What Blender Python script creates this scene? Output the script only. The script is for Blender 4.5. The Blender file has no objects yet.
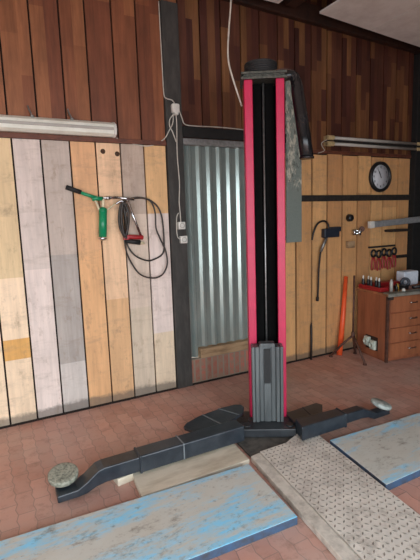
import bpy, bmesh, math, random
from mathutils import Vector, Matrix, noise
R = math.radians
random.seed(7)
SC = bpy.context.scene
COL = SC.collection

# ------------------------------------------------------------------ camera
cd = bpy.data.cameras.new('camera')
cam = bpy.data.objects.new('camera', cd)
COL.objects.link(cam)
cd.sensor_fit = 'HORIZONTAL'; cd.sensor_width = 36.0
cd.lens = 36.0 * 430.46 / 420.0
cd.clip_start = 0.05
YAW, PITCH, ROLL = -0.478708, 0.1437, -0.032552
fw = Vector((-math.sin(YAW) * math.cos(PITCH), math.cos(YAW) * math.cos(PITCH), -math.sin(PITCH)))
r0 = Vector((math.cos(YAW), math.sin(YAW), 0)); u0 = r0.cross(fw)
rr = r0 * math.cos(ROLL) + u0 * math.sin(ROLL); uu = -r0 * math.sin(ROLL) + u0 * math.cos(ROLL)
cam.matrix_world = Matrix(((rr.x, uu.x, -fw.x, 0), (rr.y, uu.y, -fw.y, -3.52125), (rr.z, uu.z, -fw.z, 1.55), (0, 0, 0, 1)))
SC.camera = cam

# ------------------------------------------------------------------ light
world = bpy.data.worlds.new('world'); SC.world = world; world.use_nodes = True
bg = world.node_tree.nodes['Background']
bg.inputs[0].default_value = (0.86, 0.94, 1.0, 1); bg.inputs[1].default_value = 5.6


def area(name, loc, target, sx, sy, power, color):
    l = bpy.data.lights.new(name, 'AREA'); l.shape = 'RECTANGLE'; l.size = sx; l.size_y = sy
    l.energy = power; l.color = color
    o = bpy.data.objects.new(name, l); COL.objects.link(o); o.location = loc
    o.rotation_euler = (Vector(target) - Vector(loc)).to_track_quat('-Z', 'Y').to_euler()
    return o


# daylight comes in through the open garage doorway behind the viewpoint (portal guides the sampling)
dl = area('doorway_daylight', (-.95, -4.36, 1.2), (-.95, 0, 1.2), 6.9, 2.4, 10, (1, 1, 1))
dl.data.cycles.is_portal = True

SC.view_settings.view_transform = 'Standard'; SC.view_settings.look = 'None'
SC.view_settings.gamma = 1.0; SC.view_settings.exposure = 0.08
SC.view_settings.use_curve_mapping = False


# ------------------------------------------------------------------ materials
def lin(c):
    def f(v):
        v /= 255.0
        return v / 12.92 if v <= 0.04045 else ((v + 0.055) / 1.055) ** 2.4
    return (f(c[0]), f(c[1]), f(c[2]), 1)


class NT:
    def __init__(s, name):
        s.m = bpy.data.materials.new(name); s.m.use_nodes = True
        s.t = s.m.node_tree; s.b = s.t.nodes['Principled BSDF']

    def n(s, kind, **kw):
        nd = s.t.nodes.new(kind)
        for k, v in kw.items(): setattr(nd, k, v)
        return nd

    def l(s, a, b): s.t.links.new(a, b)

    def coords(s, scale=(1, 1, 1), kind='Object', rot=(0, 0, 0)):
        c = s.n('ShaderNodeTexCoord'); m = s.n('ShaderNodeMapping')
        s.l(c.outputs[kind], m.inputs[0]); m.inputs['Scale'].default_value = scale; m.inputs['Rotation'].default_value = rot
        return m.outputs[0]

    def noise(s, vec, scale, detail=4, rough=0.6):
        nd = s.n('ShaderNodeTexNoise'); nd.inputs['Scale'].default_value = scale
        nd.inputs['Detail'].default_value = detail; nd.inputs['Roughness'].default_value = rough
        s.l(vec, nd.inputs['Vector']); return nd.outputs['Fac']

    def ramp(s, fac, stops):
        r = s.n('ShaderNodeValToRGB'); e = r.color_ramp.elements
        while len(e) < len(stops): e.new(0.5)
        for i, (p, c) in enumerate(stops):
            e[i].position = p; e[i].color = c if len(c) == 4 else (*c, 1)
        s.l(fac, r.inputs[0]); return r.outputs[0]

    def mix(s, fac, a, b, mode='MIX'):
        m = s.n('ShaderNodeMix', data_type='RGBA', blend_type=mode)
        for sock, v in ((m.inputs[0], fac), (m.inputs[6], a), (m.inputs[7], b)):
            if hasattr(v, 'links'): s.l(v, sock)
            else: sock.default_value = v
        return m.outputs[2]

    def math(s, op, a, b=None, c=None):
        m = s.n('ShaderNodeMath', operation=op)
        for i, v in enumerate((a, b, c)):
            if v is None: continue
            if hasattr(v, 'links'): s.l(v, m.inputs[i])
            else: m.inputs[i].default_value = v
        return m.outputs[0]

    def bump(s, h, strength, dist=0.004):
        b = s.n('ShaderNodeBump'); b.inputs['Strength'].default_value = strength; b.inputs['Distance'].default_value = dist
        s.l(h, b.inputs['Height']); s.l(b.outputs[0], s.b.inputs['Normal'])

    def done(s, color=None, rough=0.5, metal=0.0, spec=None):
        if color is not None:
            if hasattr(color, 'links'): s.l(color, s.b.inputs['Base Color'])
            else: s.b.inputs['Base Color'].default_value = color
        if hasattr(rough, 'links'): s.l(rough, s.b.inputs['Roughness'])
        else: s.b.inputs['Roughness'].default_value = rough
        s.b.inputs['Metallic'].default_value = metal
        if spec is not None: s.b.inputs['Specular IOR Level'].default_value = spec
        return s.m


G3 = lambda v: (v, v, v, 1)


def paint(name, c, c2=None, rough=0.5, metal=0.0, scale=30, amt=0.35, bump=0.0, stretch=(1, 1, 1), spec=None):
    t = NT(name); v = t.coords(stretch)
    f = t.noise(v, scale, 5, 0.65)
    c2 = c2 or tuple(x * 0.6 for x in c)
    k = t.ramp(f, [(0.42, G3(0)), (0.72, G3(amt * 2 if amt < .5 else 1))])
    col = t.mix(k, lin(c), lin(c2))
    if bump: t.bump(f, bump)
    return t.done(col, rough, metal, spec)


def plank_mat(name, rough, grain, bump, dirt):
    t = NT(name)
    a = t.n('ShaderNodeVertexColor', layer_name='tint')
    v = t.coords((1, 1, 0.06))
    g = t.noise(v, 42, 6, 0.65)
    v2 = t.coords((1, 1, 0.3)); g2 = t.noise(v2, 9, 5, 0.6)
    k = t.ramp(g, [(0.3, G3(1 - grain)), (0.7, G3(1.0 + grain * .35))])
    col = t.mix(1.0, a.outputs[0], k, 'MULTIPLY')
    k2 = t.ramp(g2, [(0.35, G3(1 - grain * .7)), (0.62, G3(1.05))])
    col = t.mix(1.0, col, k2, 'MULTIPLY')
    if dirt:
        # splashed grime along the foot of the boards, ragged upper edge
        z = t.n('ShaderNodeSeparateXYZ'); t.l(t.coords(), z.inputs[0])
        nn = t.noise(t.coords((1, 1, 1)), 4, 6, 0.8)
        h = t.math('SUBTRACT', t.math('ADD', z.outputs[2], 1.0 * 0), t.math('MULTIPLY', nn, 0.13))
        m = t.ramp(h, [(0.0, G3(0.7)), (0.03, G3(0.0))])
        col = t.mix(m, col, lin((98, 92, 86)))
        s = t.noise(t.coords((1, 1, .5)), 14, 6, .75)
        col = t.mix(t.ramp(s, [(0.56, G3(0)), (0.72, G3(.5))]), col, lin((136, 112, 88)))
        s2 = t.noise(t.coords((.5, 1, 1.6)), 6, 7, .8)
        col = t.mix(t.ramp(s2, [(0.52, G3(0)), (0.70, G3(.38))]), col, lin((142, 122, 104)))
    t.bump(g, bump, 0.002)
    return t.done(col, rough, 0, 0.35)


def steel_checks(): pass


M = {}
M['lower_plank'] = plank_mat('sawn plank', 0.7, 0.14, 0.25, True)
M['upper_plank'] = plank_mat('stained plank', 0.5, 0.30, 0.2, False)
M['backing'] = paint('dark gap', (34, 22, 16), rough=.95)
M['black_beam'] = paint('black tarred timber', (54, 52, 49), (78, 74, 70), .8, scale=18, amt=.4, bump=.3, stretch=(1, 1, .25))
M['tar'] = paint('black tar paint', (20, 19, 18), (30, 29, 28), .8, scale=18, amt=.4, bump=.2)
M['dark_wood'] = paint('dark timber', (58, 33, 22), (30, 18, 13), .6, scale=14, amt=.5, bump=.2)
M['seam_wood'] = paint('reddish brown ledge', (104, 58, 40), (70, 38, 28), .6, scale=14, amt=.5)
M['sill_wood'] = paint('sill timber', (172, 142, 108), (104, 78, 54), .8, scale=16, amt=.6, bump=.4, stretch=(.2, 1, 1))
M['galv'] = paint('galvanised sheet', (176, 188, 182), (150, 164, 158), .2, .55, scale=8, amt=.4, stretch=(1, 1, .3))
M['track'] = paint('grey track', (150, 150, 148), None, .5, .4)
M['red'] = paint('raspberry red paint', (190, 20, 72), (166, 18, 60), .42, scale=9, amt=.35)
M['black'] = paint('black paint', (9, 9, 9), (14, 14, 14), .9, scale=22, amt=.5, spec=.1)
M['black_gloss'] = paint('glossy black', (20, 20, 22), (44, 44, 46), .26, scale=9, amt=.3)
M['rubber'] = paint('black rubber', (24, 24, 25), (40, 40, 40), .7, scale=40)
M['arm'] = paint('blue black arm paint', (36, 42, 49), (64, 70, 76), .33, scale=10, amt=.35, bump=.05)
M['carriage'] = paint('worn grey steel', (98, 103, 104), (58, 62, 64), .42, .3, scale=10, amt=.6, stretch=(1, 1, .12))
M['yoke'] = paint('oily black steel', (34, 37, 41), (56, 60, 64), .45, scale=12, amt=.3)
M['carriage_dark'] = paint('dark guide steel', (60, 64, 66), (38, 40, 42), .5, .3, scale=10, amt=.6, stretch=(1, 1, .12))
M['greasy'] = paint('greasy steel', (92, 92, 84), (44, 44, 40), .5, .5, scale=60, amt=.9, bump=.3)
M['grimy_plate'] = paint('grimy base steel', (96, 92, 86), (52, 50, 48), .7, scale=16, amt=.8)
M['weld'] = paint('scuffed bare steel', (132, 138, 142), (90, 96, 100), .4, .3, scale=30)
M['pad'] = paint('worn pad rubber', (156, 156, 140), (62, 66, 58), .75, scale=60, amt=.9, bump=.5)
M['pale_pad'] = paint('pale pad rubber', (176, 184, 178), (120, 128, 122), .7, scale=30, amt=.6, bump=.3)
M['white'] = paint('white enamel', (226, 226, 214), (196, 194, 180), .45, scale=6, amt=.35)
M['white_plastic'] = paint('white plastic', (222, 220, 212), (190, 186, 176), .4, scale=12)
M['tube'] = paint('unlit tube glass', (176, 172, 164), (150, 146, 138), .25, scale=4)
M['beige'] = paint('beige lampholder', (192, 170, 126), (150, 128, 90), .5)
M['cable_white'] = paint('off white cable', (198, 192, 180), (160, 152, 140), .5)
M['cable_black'] = paint('black cable', (30, 26, 24), (52, 46, 42), .5)
M['hose'] = paint('rubber hose', (44, 38, 34), (76, 66, 58), .5)
M['green'] = paint('green enamel', (14, 138, 92), (10, 104, 68), .3, scale=8, amt=.3)
M['chrome'] = paint('chrome', (205, 205, 205), (160, 160, 160), .22, 1.0)
M['steel'] = paint('dull steel', (150, 150, 148), (96, 94, 92), .4, .8)
M['redtool'] = paint('red tool plastic', (160, 34, 38), (120, 26, 28), .4)
M['orange'] = paint('orange paint', (244, 96, 48), (214, 78, 34), .45, scale=12)
M['rust'] = paint('brown iron', (98, 66, 54), (60, 40, 34), .65, .3, scale=22, amt=.8)
M['dark_iron'] = paint('dark iron', (50, 46, 44), (74, 66, 60), .6, .4)
M['ceiling'] = paint('grey fibreboard', (238, 233, 226), (218, 210, 202), .85, scale=5, amt=.5)
M['deck'] = paint('dark deck', (38, 30, 26), None, .9)
M['side_wall'] = paint('dark side wall', (70, 58, 50), (46, 38, 34), .9, scale=3)
M['cabinet'] = paint('cabinet wood', (160, 96, 66), (116, 66, 44), .5, scale=10, amt=.6, bump=.1, stretch=(1, 1, .15))
M['drawer'] = paint('drawer wood', (166, 102, 68), (120, 70, 46), .5, scale=9, amt=.6, bump=.1, stretch=(1, 1, .15))
M['bench_edge'] = paint('worn grey metal', (172, 170, 158), (120, 116, 104), .45, .5, scale=14, amt=.6)
M['bench_top'] = paint('stained bench top', (176, 112, 74), (70, 54, 44), .6, scale=7, amt=.8)
M['socket_grey'] = paint('grey green plastic', (196, 204, 190), (140, 146, 134), .5, scale=24, amt=.6)
M['clock_face'] = paint('clock face', (206, 208, 212), (190, 192, 196), .6)
M['black_plastic'] = paint('black plastic', (24, 24, 26), (40, 40, 42), .4)
M['blue_plastic'] = paint('dark slate plastic', (40, 46, 58), (24, 28, 36), .45)
M['pale_cloth'] = paint('pale blue paper', (222, 230, 240), (190, 200, 214), .8)
M['yellow'] = paint('amber plastic', (204, 158, 62), (150, 110, 40), .4)
M['bulb'] = paint('pale plastic', (220, 206, 170), None, .4)
M['wood_board'] = paint('pale board', (214, 204, 184), (176, 162, 140), .75, scale=12, amt=.5, bump=.25, stretch=(.25, 1, 1))
M['concrete'] = paint('dusty concrete', (206, 198, 186), (150, 142, 132), .8, scale=14, amt=.6, bump=.3)
M['alu'] = paint('dull aluminium', (176, 180, 182), (132, 136, 138), .4, .5)


def brick_red():
    t = NT('red bricks')
    v = t.coords((1, 1, 1), rot=(R(90), 0, 0))
    b = t.n('ShaderNodeTexBrick'); t.l(v, b.inputs['Vector'])
    b.offset = 0
    b.inputs['Color1'].default_value = lin((186, 108, 92)); b.inputs['Color2'].default_value = lin((150, 92, 78))
    b.inputs['Mortar'].default_value = lin((140, 126, 110)); b.inputs['Scale'].default_value = 1.0
    b.inputs['Mortar Size'].default_value = 0.012; b.inputs['Brick Width'].default_value = 0.062; b.inputs['Row Height'].default_value = 0.23
    b.inputs['Mortar Smooth'].default_value = .3
    f = t.noise(t.coords(), 20, 5, .7)
    col = t.mix(t.ramp(f, [(.42, G3(0)), (.6, G3(.85))]), b.outputs[0], lin((140, 120, 102)))
    t.bump(b.outputs['Fac'], -.5, .006)
    return t.done(col, .85)


def paver_floor():
    t = NT('red interlocking pavers')
    c = t.n('ShaderNodeTexCoord'); s = t.n('ShaderNodeSeparateXYZ'); t.l(c.outputs['Object'], s.inputs[0])
    # zigzag of the long joints, period one paver
    tri = t.math('PINGPONG', s.outputs[1], 0.05)
    x = t.math('ADD', s.outputs[0], t.math('MULTIPLY', tri, 0.22))
    wob = t.noise(c.outputs['Object'], 2.5, 2, .5)
    x = t.math('ADD', x, t.math('MULTIPLY', wob, 0.03))
    cb = t.n('ShaderNodeCombineXYZ'); t.l(s.outputs[1], cb.inputs[0]); t.l(x, cb.inputs[1])
    b = t.n('ShaderNodeTexBrick'); t.l(cb.outputs[0], b.inputs['Vector'])
    b.offset = .5; b.inputs['Scale'].default_value = 1
    b.inputs['Brick Width'].default_value = .2; b.inputs['Row Height'].default_value = .088
    b.inputs['Mortar Size'].default_value = .0028; b.inputs['Mortar Smooth'].default_value = .4
    b.inputs['Color1'].default_value = lin((202, 152, 136)); b.inputs['Color2'].default_value = lin((180, 130, 114))
    b.inputs['Mortar'].default_value = lin((136, 106, 97))
    f = t.noise(c.outputs['Object'], 1.6, 6, .65)
    col = t.mix(t.ramp(f, [(.38, G3(0)), (.68, G3(.6))]), b.outputs[0], lin((188, 168, 158)))
    f2 = t.noise(c.outputs['Object'], 9, 6, .75)
    col = t.mix(t.ramp(f2, [(.52, G3(0)), (.72, G3(.6))]), col, lin((132, 98, 84)))
    t.bump(b.outputs['Fac'], -.35, .004)
    r = t.ramp(f, [(.3, G3(.38)), (.7, G3(.6))])
    return t.done(col, r, 0, .5)


def worn_blue(name, grey, cut):
    t = NT(name)
    v = t.coords((.3, 1.2, 1)); f = t.noise(v, 6.5, 9, .74)
    # tyres have worn the paint along the middle of the runway
    sy = t.n('ShaderNodeSeparateXYZ'); t.l(t.coords(), sy.inputs[0])
    f = t.math('ADD', f, t.math('MULTIPLY', t.math('SUBTRACT', t.math('ABSOLUTE', sy.outputs[1]), .13), .62))
    k = t.ramp(f, [(cut - .07, G3(0)), (cut + .08, G3(1))])
    base = t.mix(t.noise(t.coords(), 5, 6, .7), lin(grey), lin((190, 182, 168)))
    blue = t.mix(t.noise(t.coords(), 7, 5, .7), lin((104, 196, 240)), lin((160, 216, 238)))
    col = t.mix(k, base, blue)
    d = t.noise(t.coords((.6, 1, 1)), 12, 8, .8)
    col = t.mix(t.ramp(d, [(.54, G3(0)), (.70, G3(.8))]), col, lin((112, 102, 92)))
    d2 = t.noise(t.coords((.7, 1, 1)), 38, 4, .7)
    col = t.mix(t.ramp(d2, [(.60, G3(0)), (.70, G3(.5))]), col, lin((108, 98, 86)))
    t.bump(d, .2, .003)
    return t.done(col, .62)


def peeling():
    t = NT('peeling grey green paint')
    v = t.coords((1.2, 1, .5), rot=(0, R(25), 0)); f = t.noise(v, 16, 8, .75)
    s = t.n('ShaderNodeSeparateXYZ'); t.l(t.coords(), s.inputs[0])
    # paint survives on the lowest part of the sheet
    m = t.ramp(t.math('SUBTRACT', s.outputs[2], t.math('MULTIPLY', f, .2)), [(.40, G3(0)), (.46, G3(1))])
    k = t.math('MULTIPLY', m, t.ramp(f, [(.5, G3(0)), (.58, G3(1))]))
    a = t.mix(t.noise(t.coords(), 60, 4, .7), lin((140, 150, 142)), lin((110, 120, 114)))
    col = t.mix(k, a, lin((206, 202, 184)))
    dk = t.noise(t.coords((1.4, 1, .6), rot=(0, R(-20), 0)), 24, 6, .8)
    col = t.mix(t.math('MULTIPLY', m, t.ramp(dk, [(.54, G3(0)), (.62, G3(.75))])), col, lin((58, 56, 48)))
    return t.done(col, .7)


def tread():
    t = NT('dusty tread plate')
    f = t.noise(t.coords(), 4, 7, .7)
    col = t.mix(t.ramp(f, [(.35, G3(0)), (.65, G3(1))]), lin((200, 193, 184)), lin((228, 221, 210)))
    d = t.noise(t.coords(), 6, 8, .78)
    col = t.mix(t.ramp(d, [(.50, G3(0)), (.68, G3(.85))]), col, lin((134, 124, 114)))
    t.bump(d, .2, .002)
    return t.done(col, .6, .05)


M['bricks'] = brick_red(); M['floor'] = paver_floor()
M['blue_a'] = worn_blue('worn sky blue paint', (202, 207, 203), .56)
M['blue_b'] = worn_blue('worn pale blue paint', (198, 203, 198), .58)
M['blue_edge'] = paint('blue painted edge', (58, 84, 114), (62, 58, 54), .6, scale=12, amt=.9)
M['peel'] = peeling(); M['tread'] = tread()
M['tread_bar'] = paint('grimy tread bars', (132, 124, 114), (96, 90, 84), .55, .2)


# ------------------------------------------------------------------ mesh builder
MW = {}


class G:
    """collects shapes in world coordinates; build() links them as ONE mesh object"""

    def __init__(s, xf=None):
        s.bm = bmesh.new(); s.X = xf or Matrix.Identity(4); s.mi = 0
        s.t = s.bm.loops.layers.float_color.new('tint'); s.c = (1, 1, 1, 1)

    def _f(s, vs, smooth=False):
        try: f = s.bm.faces.new(vs)
        except ValueError: return
        f.smooth = smooth; f.material_index = s.mi
        for l in f.loops: l[s.t] = s.c
        return f

    def v(s, p): return s.bm.verts.new(s.X @ Vector(p))

    def box(s, a, b, rot=None):
        a = Vector(a); b = Vector(b); c = (a + b) / 2
        P = [Vector((x, y, z)) for z in (a.z, b.z) for y in (a.y, b.y) for x in (a.x, b.x)]
        if rot is not None: P = [c + rot @ (p - c) for p in P]
        q = [s.v(p) for p in P]
        for i in ((0, 2, 3, 1), (4, 5, 7, 6), (0, 1, 5, 4), (2, 6, 7, 3), (0, 4, 6, 2), (1, 3, 7, 5)): s._f([q[k] for k in i])
        return s

    def prism(s, poly, z0, z1):
        lo = [s.v((*p, z0)) for p in poly]; hi = [s.v((*p, z1)) for p in poly]
        s._f(lo[::-1]); s._f(hi)
        for i in range(len(poly)):
            j = (i + 1) % len(poly); s._f([lo[i], lo[j], hi[j], hi[i]])
        return s

    def extr(s, poly, y0, y1):
        """profile in x,z pulled along y"""
        lo = [s.v((p[0], y0, p[1])) for p in poly]; hi = [s.v((p[0], y1, p[1])) for p in poly]
        s._f(lo); s._f(hi[::-1])
        for i in range(len(poly)):
            j = (i + 1) % len(poly); s._f([lo[j], lo[i], hi[i], hi[j]])
        return s

    def sweep(s, pts, rad, seg=10, caps=True, closed=False):
        pts = [Vector(p) for p in pts]; n = len(pts)
        rads = rad if isinstance(rad, (list, tuple)) else [rad] * n
        rings = []; up = None
        for i, p in enumerate(pts):
            if closed: d = pts[(i + 1) % n] - pts[i - 1]
            else: d = pts[min(i + 1, n - 1)] - pts[max(i - 1, 0)]
            d.normalize()
            if up is None: up = Vector((0, 0, 1)) if abs(d.z) < .9 else Vector((0, 1, 0))
            a = up - d * up.dot(d)
            if a.length < 1e-4: a = d.orthogonal()
            a.normalize(); up = a; b = d.cross(a)
            rings.append([s.v(p + (a * math.cos(2 * math.pi * k / seg) + b * math.sin(2 * math.pi * k / seg)) * rads[i]) for k in range(seg)])
        for i in range(n if closed else n - 1):
            A = rings[i]; B = rings[(i + 1) % n]
            for k in range(seg):
                s._f([A[k], A[(k + 1) % seg], B[(k + 1) % seg], B[k]], True)
        if caps and not closed: s._f(rings[0][::-1]); s._f(rings[-1])
        return s

    def cyl(s, a, b, r0, r1=None, seg=20):
        return s.sweep([a, b], [r0, r0 if r1 is None else r1], seg)

    def lathe(s, prof, c, axis=(0, 0, 1), seg=32):
        """prof = (radius, height) list along axis from c"""
        q = Vector((0, 0, 1)).rotation_difference(Vector(axis).normalized()).to_matrix(); c = Vector(c); rings = []
        for r, h in prof:
            if r < 1e-5: rings.append([s.v(c + q @ Vector((0, 0, h)))]); continue
            rings.append([s.v(c + q @ Vector((r * math.cos(2 * math.pi * k / seg), r * math.sin(2 * math.pi * k / seg), h))) for k in range(seg)])
        for A, B in zip(rings, rings[1:]):
            for k in range(seg):
                k2 = (k + 1) % seg
                if len(A) == 1 and len(B) == 1: continue
                if len(A) == 1: s._f([A[0], B[k2], B[k]], True)
                elif len(B) == 1: s._f([A[k], A[k2], B[0]], True)
                else: s._f([A[k], A[k2], B[k2], B[k]], True)
        return s

    def build(s, name, mat, parent=None, bevel=0.0, label=None, seg=2):
        bmesh.ops.recalc_face_normals(s.bm, faces=s.bm.faces)
        W0 = MW[parent.name] if parent else Matrix.Identity(4)
        inv = W0.inverted()
        for v in s.bm.verts: v.co = inv @ v.co
        mn = Vector([min(v.co[i] for v in s.bm.verts) for i in range(3)]); mx = Vector([max(v.co[i] for v in s.bm.verts) for i in range(3)])
        c = (mn + mx) / 2
        if not parent: c.z = mn.z
        for v in s.bm.verts: v.co -= c
        me = bpy.data.meshes.new(name); s.bm.to_mesh(me); s.bm.free()
        for m in (mat if isinstance(mat, (list, tuple)) else [mat]): me.materials.append(M[m])
        o = bpy.data.objects.new(name, me); COL.objects.link(o)
        o.location = c
        if parent: o.parent = parent
        MW[o.name] = W0 @ Matrix.Translation(c)
        if bevel:
            b = o.modifiers.new('bevel', 'BEVEL'); b.width = bevel; b.segments = seg; b.limit_method = 'ANGLE'; b.angle_limit = R(40)
        if label: o['label'] = label
        return o


def tag(o, label, cat, group=None):
    o['label'] = label; o['category'] = cat
    if group: o['group'] = group
    return o


def thing(name, loc, label, cat, group=None, rz=0):
    o = bpy.data.objects.new(name, None); COL.objects.link(o); o.location = loc; o.rotation_euler = (0, 0, rz)
    o.empty_display_size = .1
    MW[o.name] = Matrix.Translation(Vector(loc)) @ Matrix.Rotation(rz, 4, 'Z')
    return tag(o, label, cat, group)


def struct(o): o['kind'] = 'structure'; return o


def copy_tree(src, loc, label, rz=None):
    c = src.copy(); COL.objects.link(c); c.location = loc; c['label'] = label
    if rz is not None: c.rotation_euler = (0, 0, rz)
    for ch in src.children:
        d = ch.copy(); COL.objects.link(d); d.parent = c
        for g in ch.children:
            e = g.copy(); COL.objects.link(e); e.parent = d
    return c


def cat_rom(pts, n=8, closed=False):
    P = [Vector(p) for p in pts]; out = []; m = len(P)
    for i in range(m if closed else m - 1):
        g = (lambda k: P[k % m]) if closed else (lambda k: P[max(0, min(m - 1, k))])
        a, b, c, d = g(i - 1), g(i), g(i + 1), g(i + 2)
        for j in range(n):
            t = j / n
            out.append(.5 * ((2 * b) + (c - a) * t + (2 * a - 5 * b + 4 * c - d) * t * t + (3 * b - a - 3 * c + d) * t ** 3))
    if not closed: out.append(P[-1])
    return out


def tint(c, j=0.0):
    k = 1 + random.uniform(-j, j)
    l = lin(c); return (l[0] * k, l[1] * k, l[2] * k, 1)


# ------------------------------------------------------------------ structure
g = G(); g.box((-5, -9, -.12), (5.6, .3, 0)); struct(g.build('floor', 'floor'))

g = G()
# backing with the blocked-up opening left free
g.box((-5, .022, 0), (1.60, .12, 3.7)); g.box((1.60, .022, 2.2), (2.66, .12, 3.7)); g.box((2.66, .022, 0), (5.6, .12, 3.7))
g.mi = 1
TAN = (224, 178, 134); CREAM = (240, 212, 180); PINK = (230, 212, 202); GREY = (196, 180, 168); OCH = (212, 166, 112)
edges = [-5 + .2 * i for i in range(25)] + [.048, .244, .442, .651, .848, 1.047, 1.247, 1.447]
edges = sorted(e for e in edges if e <= -.1 or e > .04)
spec = {0.048: [(.0, .52, CREAM), (.52, .68, (222, 168, 98)), (.68, 1.15, CREAM), (1.15, 2.165, (222, 194, 152))],
        0.244: [(0, 1.2, PINK), (1.2, 2.165, (214, 198, 188))],
        0.442: [(0, .42, (206, 196, 188)), (.42, 1.3, (178, 168, 160)), (1.3, 2.165, GREY)],
        0.651: [(0, 1.32, (222, 172, 124)), (1.32, 2.165, (222, 172, 128))],
        0.848: [(0, .9, (224, 178, 132)), (.9, 2.165, (234, 194, 156))],
        1.047: [(0, .8, (206, 188, 166)), (.8, 1.6, (214, 194, 176)), (1.6, 2.165, (184, 164, 148))],
        1.247: [(0, .55, (222, 200, 172)), (.55, 1.6, (224, 206, 196)), (1.6, 2.165, (222, 178, 128))]}
GAP = .0065
for a, b in zip(edges, edges[1:]):
    segs = spec.get(round(a, 3))
    if segs is None:
        z = 0; segs = []
        while z < 2.165:
            z2 = min(2.165, z + random.uniform(.5, 1.2)); segs.append((z, z2, random.choice([TAN, CREAM, (206, 160, 104), OCH]))); z = z2
    for z0, z1, c in segs:
        g.c = tint(c, .03); g.box((a + GAP, random.uniform(0, .002), max(z0, .012)), (b - GAP, .022, z1))
rp = [2.662, 2.838, 3.049, 3.256, 3.472, 3.698, 3.902, 4.097, 4.335, 4.545]
for i, (a, b) in enumerate(zip(rp, rp[1:])):
    z = 0
    top = 2.165 + random.uniform(-.012, .012)
    while z < top - .05:
        z2 = min(top, z + random.uniform(.5, 1.4))
        if top - z2 < .25: z2 = top
        g.c = tint(random.choice([(216, 162, 108), (224, 172, 116), (204, 150, 100)]), .05)
        g.box((a + .011, random.uniform(0, .003), max(z, .012)), (b - .011, .022, z2)); z = z2
# knot holes
for kx, kz in ((.905, 2.10), (1.02, 2.085)):
    g.c = tint((70, 48, 32))
    g.lathe([(0, 0), (.02, .0), (.016, .003), (0, .004)], (kx, .0005, kz), (0, -1, 0), 14)
# upper cladding: boards made of short strips
g.mi = 2
ub = [-5 + .2 * i for i in range(25)]
ub = [e for e in ub if e < .0] + [.03, .232, .435, .642, .832, 1.037, 1.234, 1.450]
ub += [1.6] + [1.6 + .205 * i for i in range(1, 15)] + [4.55]
ub = [e for e in ub if e <= 4.56]
for a, b in zip(ub, ub[1:]):
    right = a > 1.5
    dens = 3 if right else 2
    w = [random.uniform(.7, 1.3) for _ in range(dens)]; sw = sum(w); x = a + GAP
    for k in range(dens):
        x2 = x + w[k] / sw * (b - a - 2 * GAP); z = 2.205
        while z < 3.7:
            z2 = min(3.7, z + (random.uniform(.25, .8) if right else random.uniform(.35, 1.1)))
            base = random.choice([(146, 92, 60), (130, 78, 52), (156, 100, 66), (120, 70, 48), (138, 84, 56)]) if not right else \
                random.choice([(100, 60, 44), (88, 50, 40), (116, 76, 50), (92, 54, 40), (76, 42, 34), (130, 88, 56)])  # darker tints right of the post, the weaker daylight there painted in
            g.c = tint(base, .08); g.box((x, 0.001, z), (x2, .022, z2)); z = z2
        x = x2
g.c = (1, 1, 1, 1)
wall = struct(g.build('wall_back', ['backing', 'lower_plank', 'upper_plank']))

g = G(); g.box((5.3, -4.45, 0), (5.45, .02, 3.7)); struct(g.build('wall_right', 'side_wall'))
g = G(); g.box((-5.1, -4.45, 0), (-5, .02, 3.7)); struct(g.build('wall_left', 'side_wall'))
g = G(); g.box((-5, -4.45, 0), (-4.4, -4.35, 3.7)); g.box((2.5, -4.45, 0), (5.3, -4.35, 3.7)); g.box((-4.4, -4.45, 2.4), (2.5, -4.35, 3.7)); struct(g.build('wall_front', 'side_wall'))  # unseen front wall, its lintel and jambs shaped to dim upper and right boards

# ceiling: dark deck, grey boards under it with a slot between
g = G(); g.box((-5, -4.45, 3.7), (5.6, .3, 3.8))
g.mi = 1
for x0, x1 in ((-5, -2.55), (-2.54, 0), (.01, 2.50), (2.97, 3.62), (3.63, 4.9), (4.91, 5.3)):
    for y0, y1 in ((-2.6, -.19), (-4.35, -2.61)): 
            zc = lambda x: 3.395 - .065 * (x - 3.05) if x > 2.6 else 3.40
            q = [g.v((x, y, zc(x) + dz)) for dz in (0, .02) for x, y in ((x0, y0), (x1, y0), (x1, y1), (x0, y1))]
            for f in ((0, 3, 2, 1), (4, 5, 6, 7), (0, 1, 5, 4), (1, 2, 6, 5), (2, 3, 7, 6), (3, 0, 4, 7)): g._f([q[i] for i in f])
struct(g.build('ceiling', ['deck', 'ceiling']))
g = G()
zb = lambda x: 3.40 - .038 * (x - 2.54)
q = [g.v((x, y, zb(x) + dz)) for dz in (0, .16) for x, y in ((-5, -.06), (5.3, -.06), (5.3, 0), (-5, 0))]
for f in ((0, 3, 2, 1), (4, 5, 6, 7), (0, 1, 5, 4), (1, 2, 6, 5), (2, 3, 7, 6), (3, 0, 4, 7)): g._f([q[i] for i in f])
struct(g.build('trim_1', 'dark_wood', bevel=.005))
g = G(); g.box((2.60, -4.35, 3.42), (2.72, -.15, 3.6)); struct(g.build('trim_2', 'dark_wood', bevel=.004))
# dark ledges along the seam between the two kinds of boarding
g = G(); g.box((-5, -.016, 2.167), (1.447, .022, 2.203)); g.box((2.662, -.008, 2.168), (4.545, .022, 2.203)); struct(g.build('trim_3', 'seam_wood', bevel=.003))
# black posts
g = G(); g.box((1.45, -.022, 0), (1.60, .06, 3.31)); struct(g.build('trim_4', 'black_beam', bevel=.006))
g = G(); g.box((4.545, -.07, 0), (5.3, .02, 3.31)); struct(g.build('trim_5', 'tar', bevel=.008))
# lintel
g = G(); g.box((1.60, -.03, 2.245), (2.70, .05, 2.335)); struct(g.build('trim_6', 'tar', bevel=.005))
# dark rail across the right boards
g = G(); g.box((2.90, -.018, 1.682), (4.545, .0, 1.745)); struct(g.build('trim_7', 'dark_iron', bevel=.003))
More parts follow.
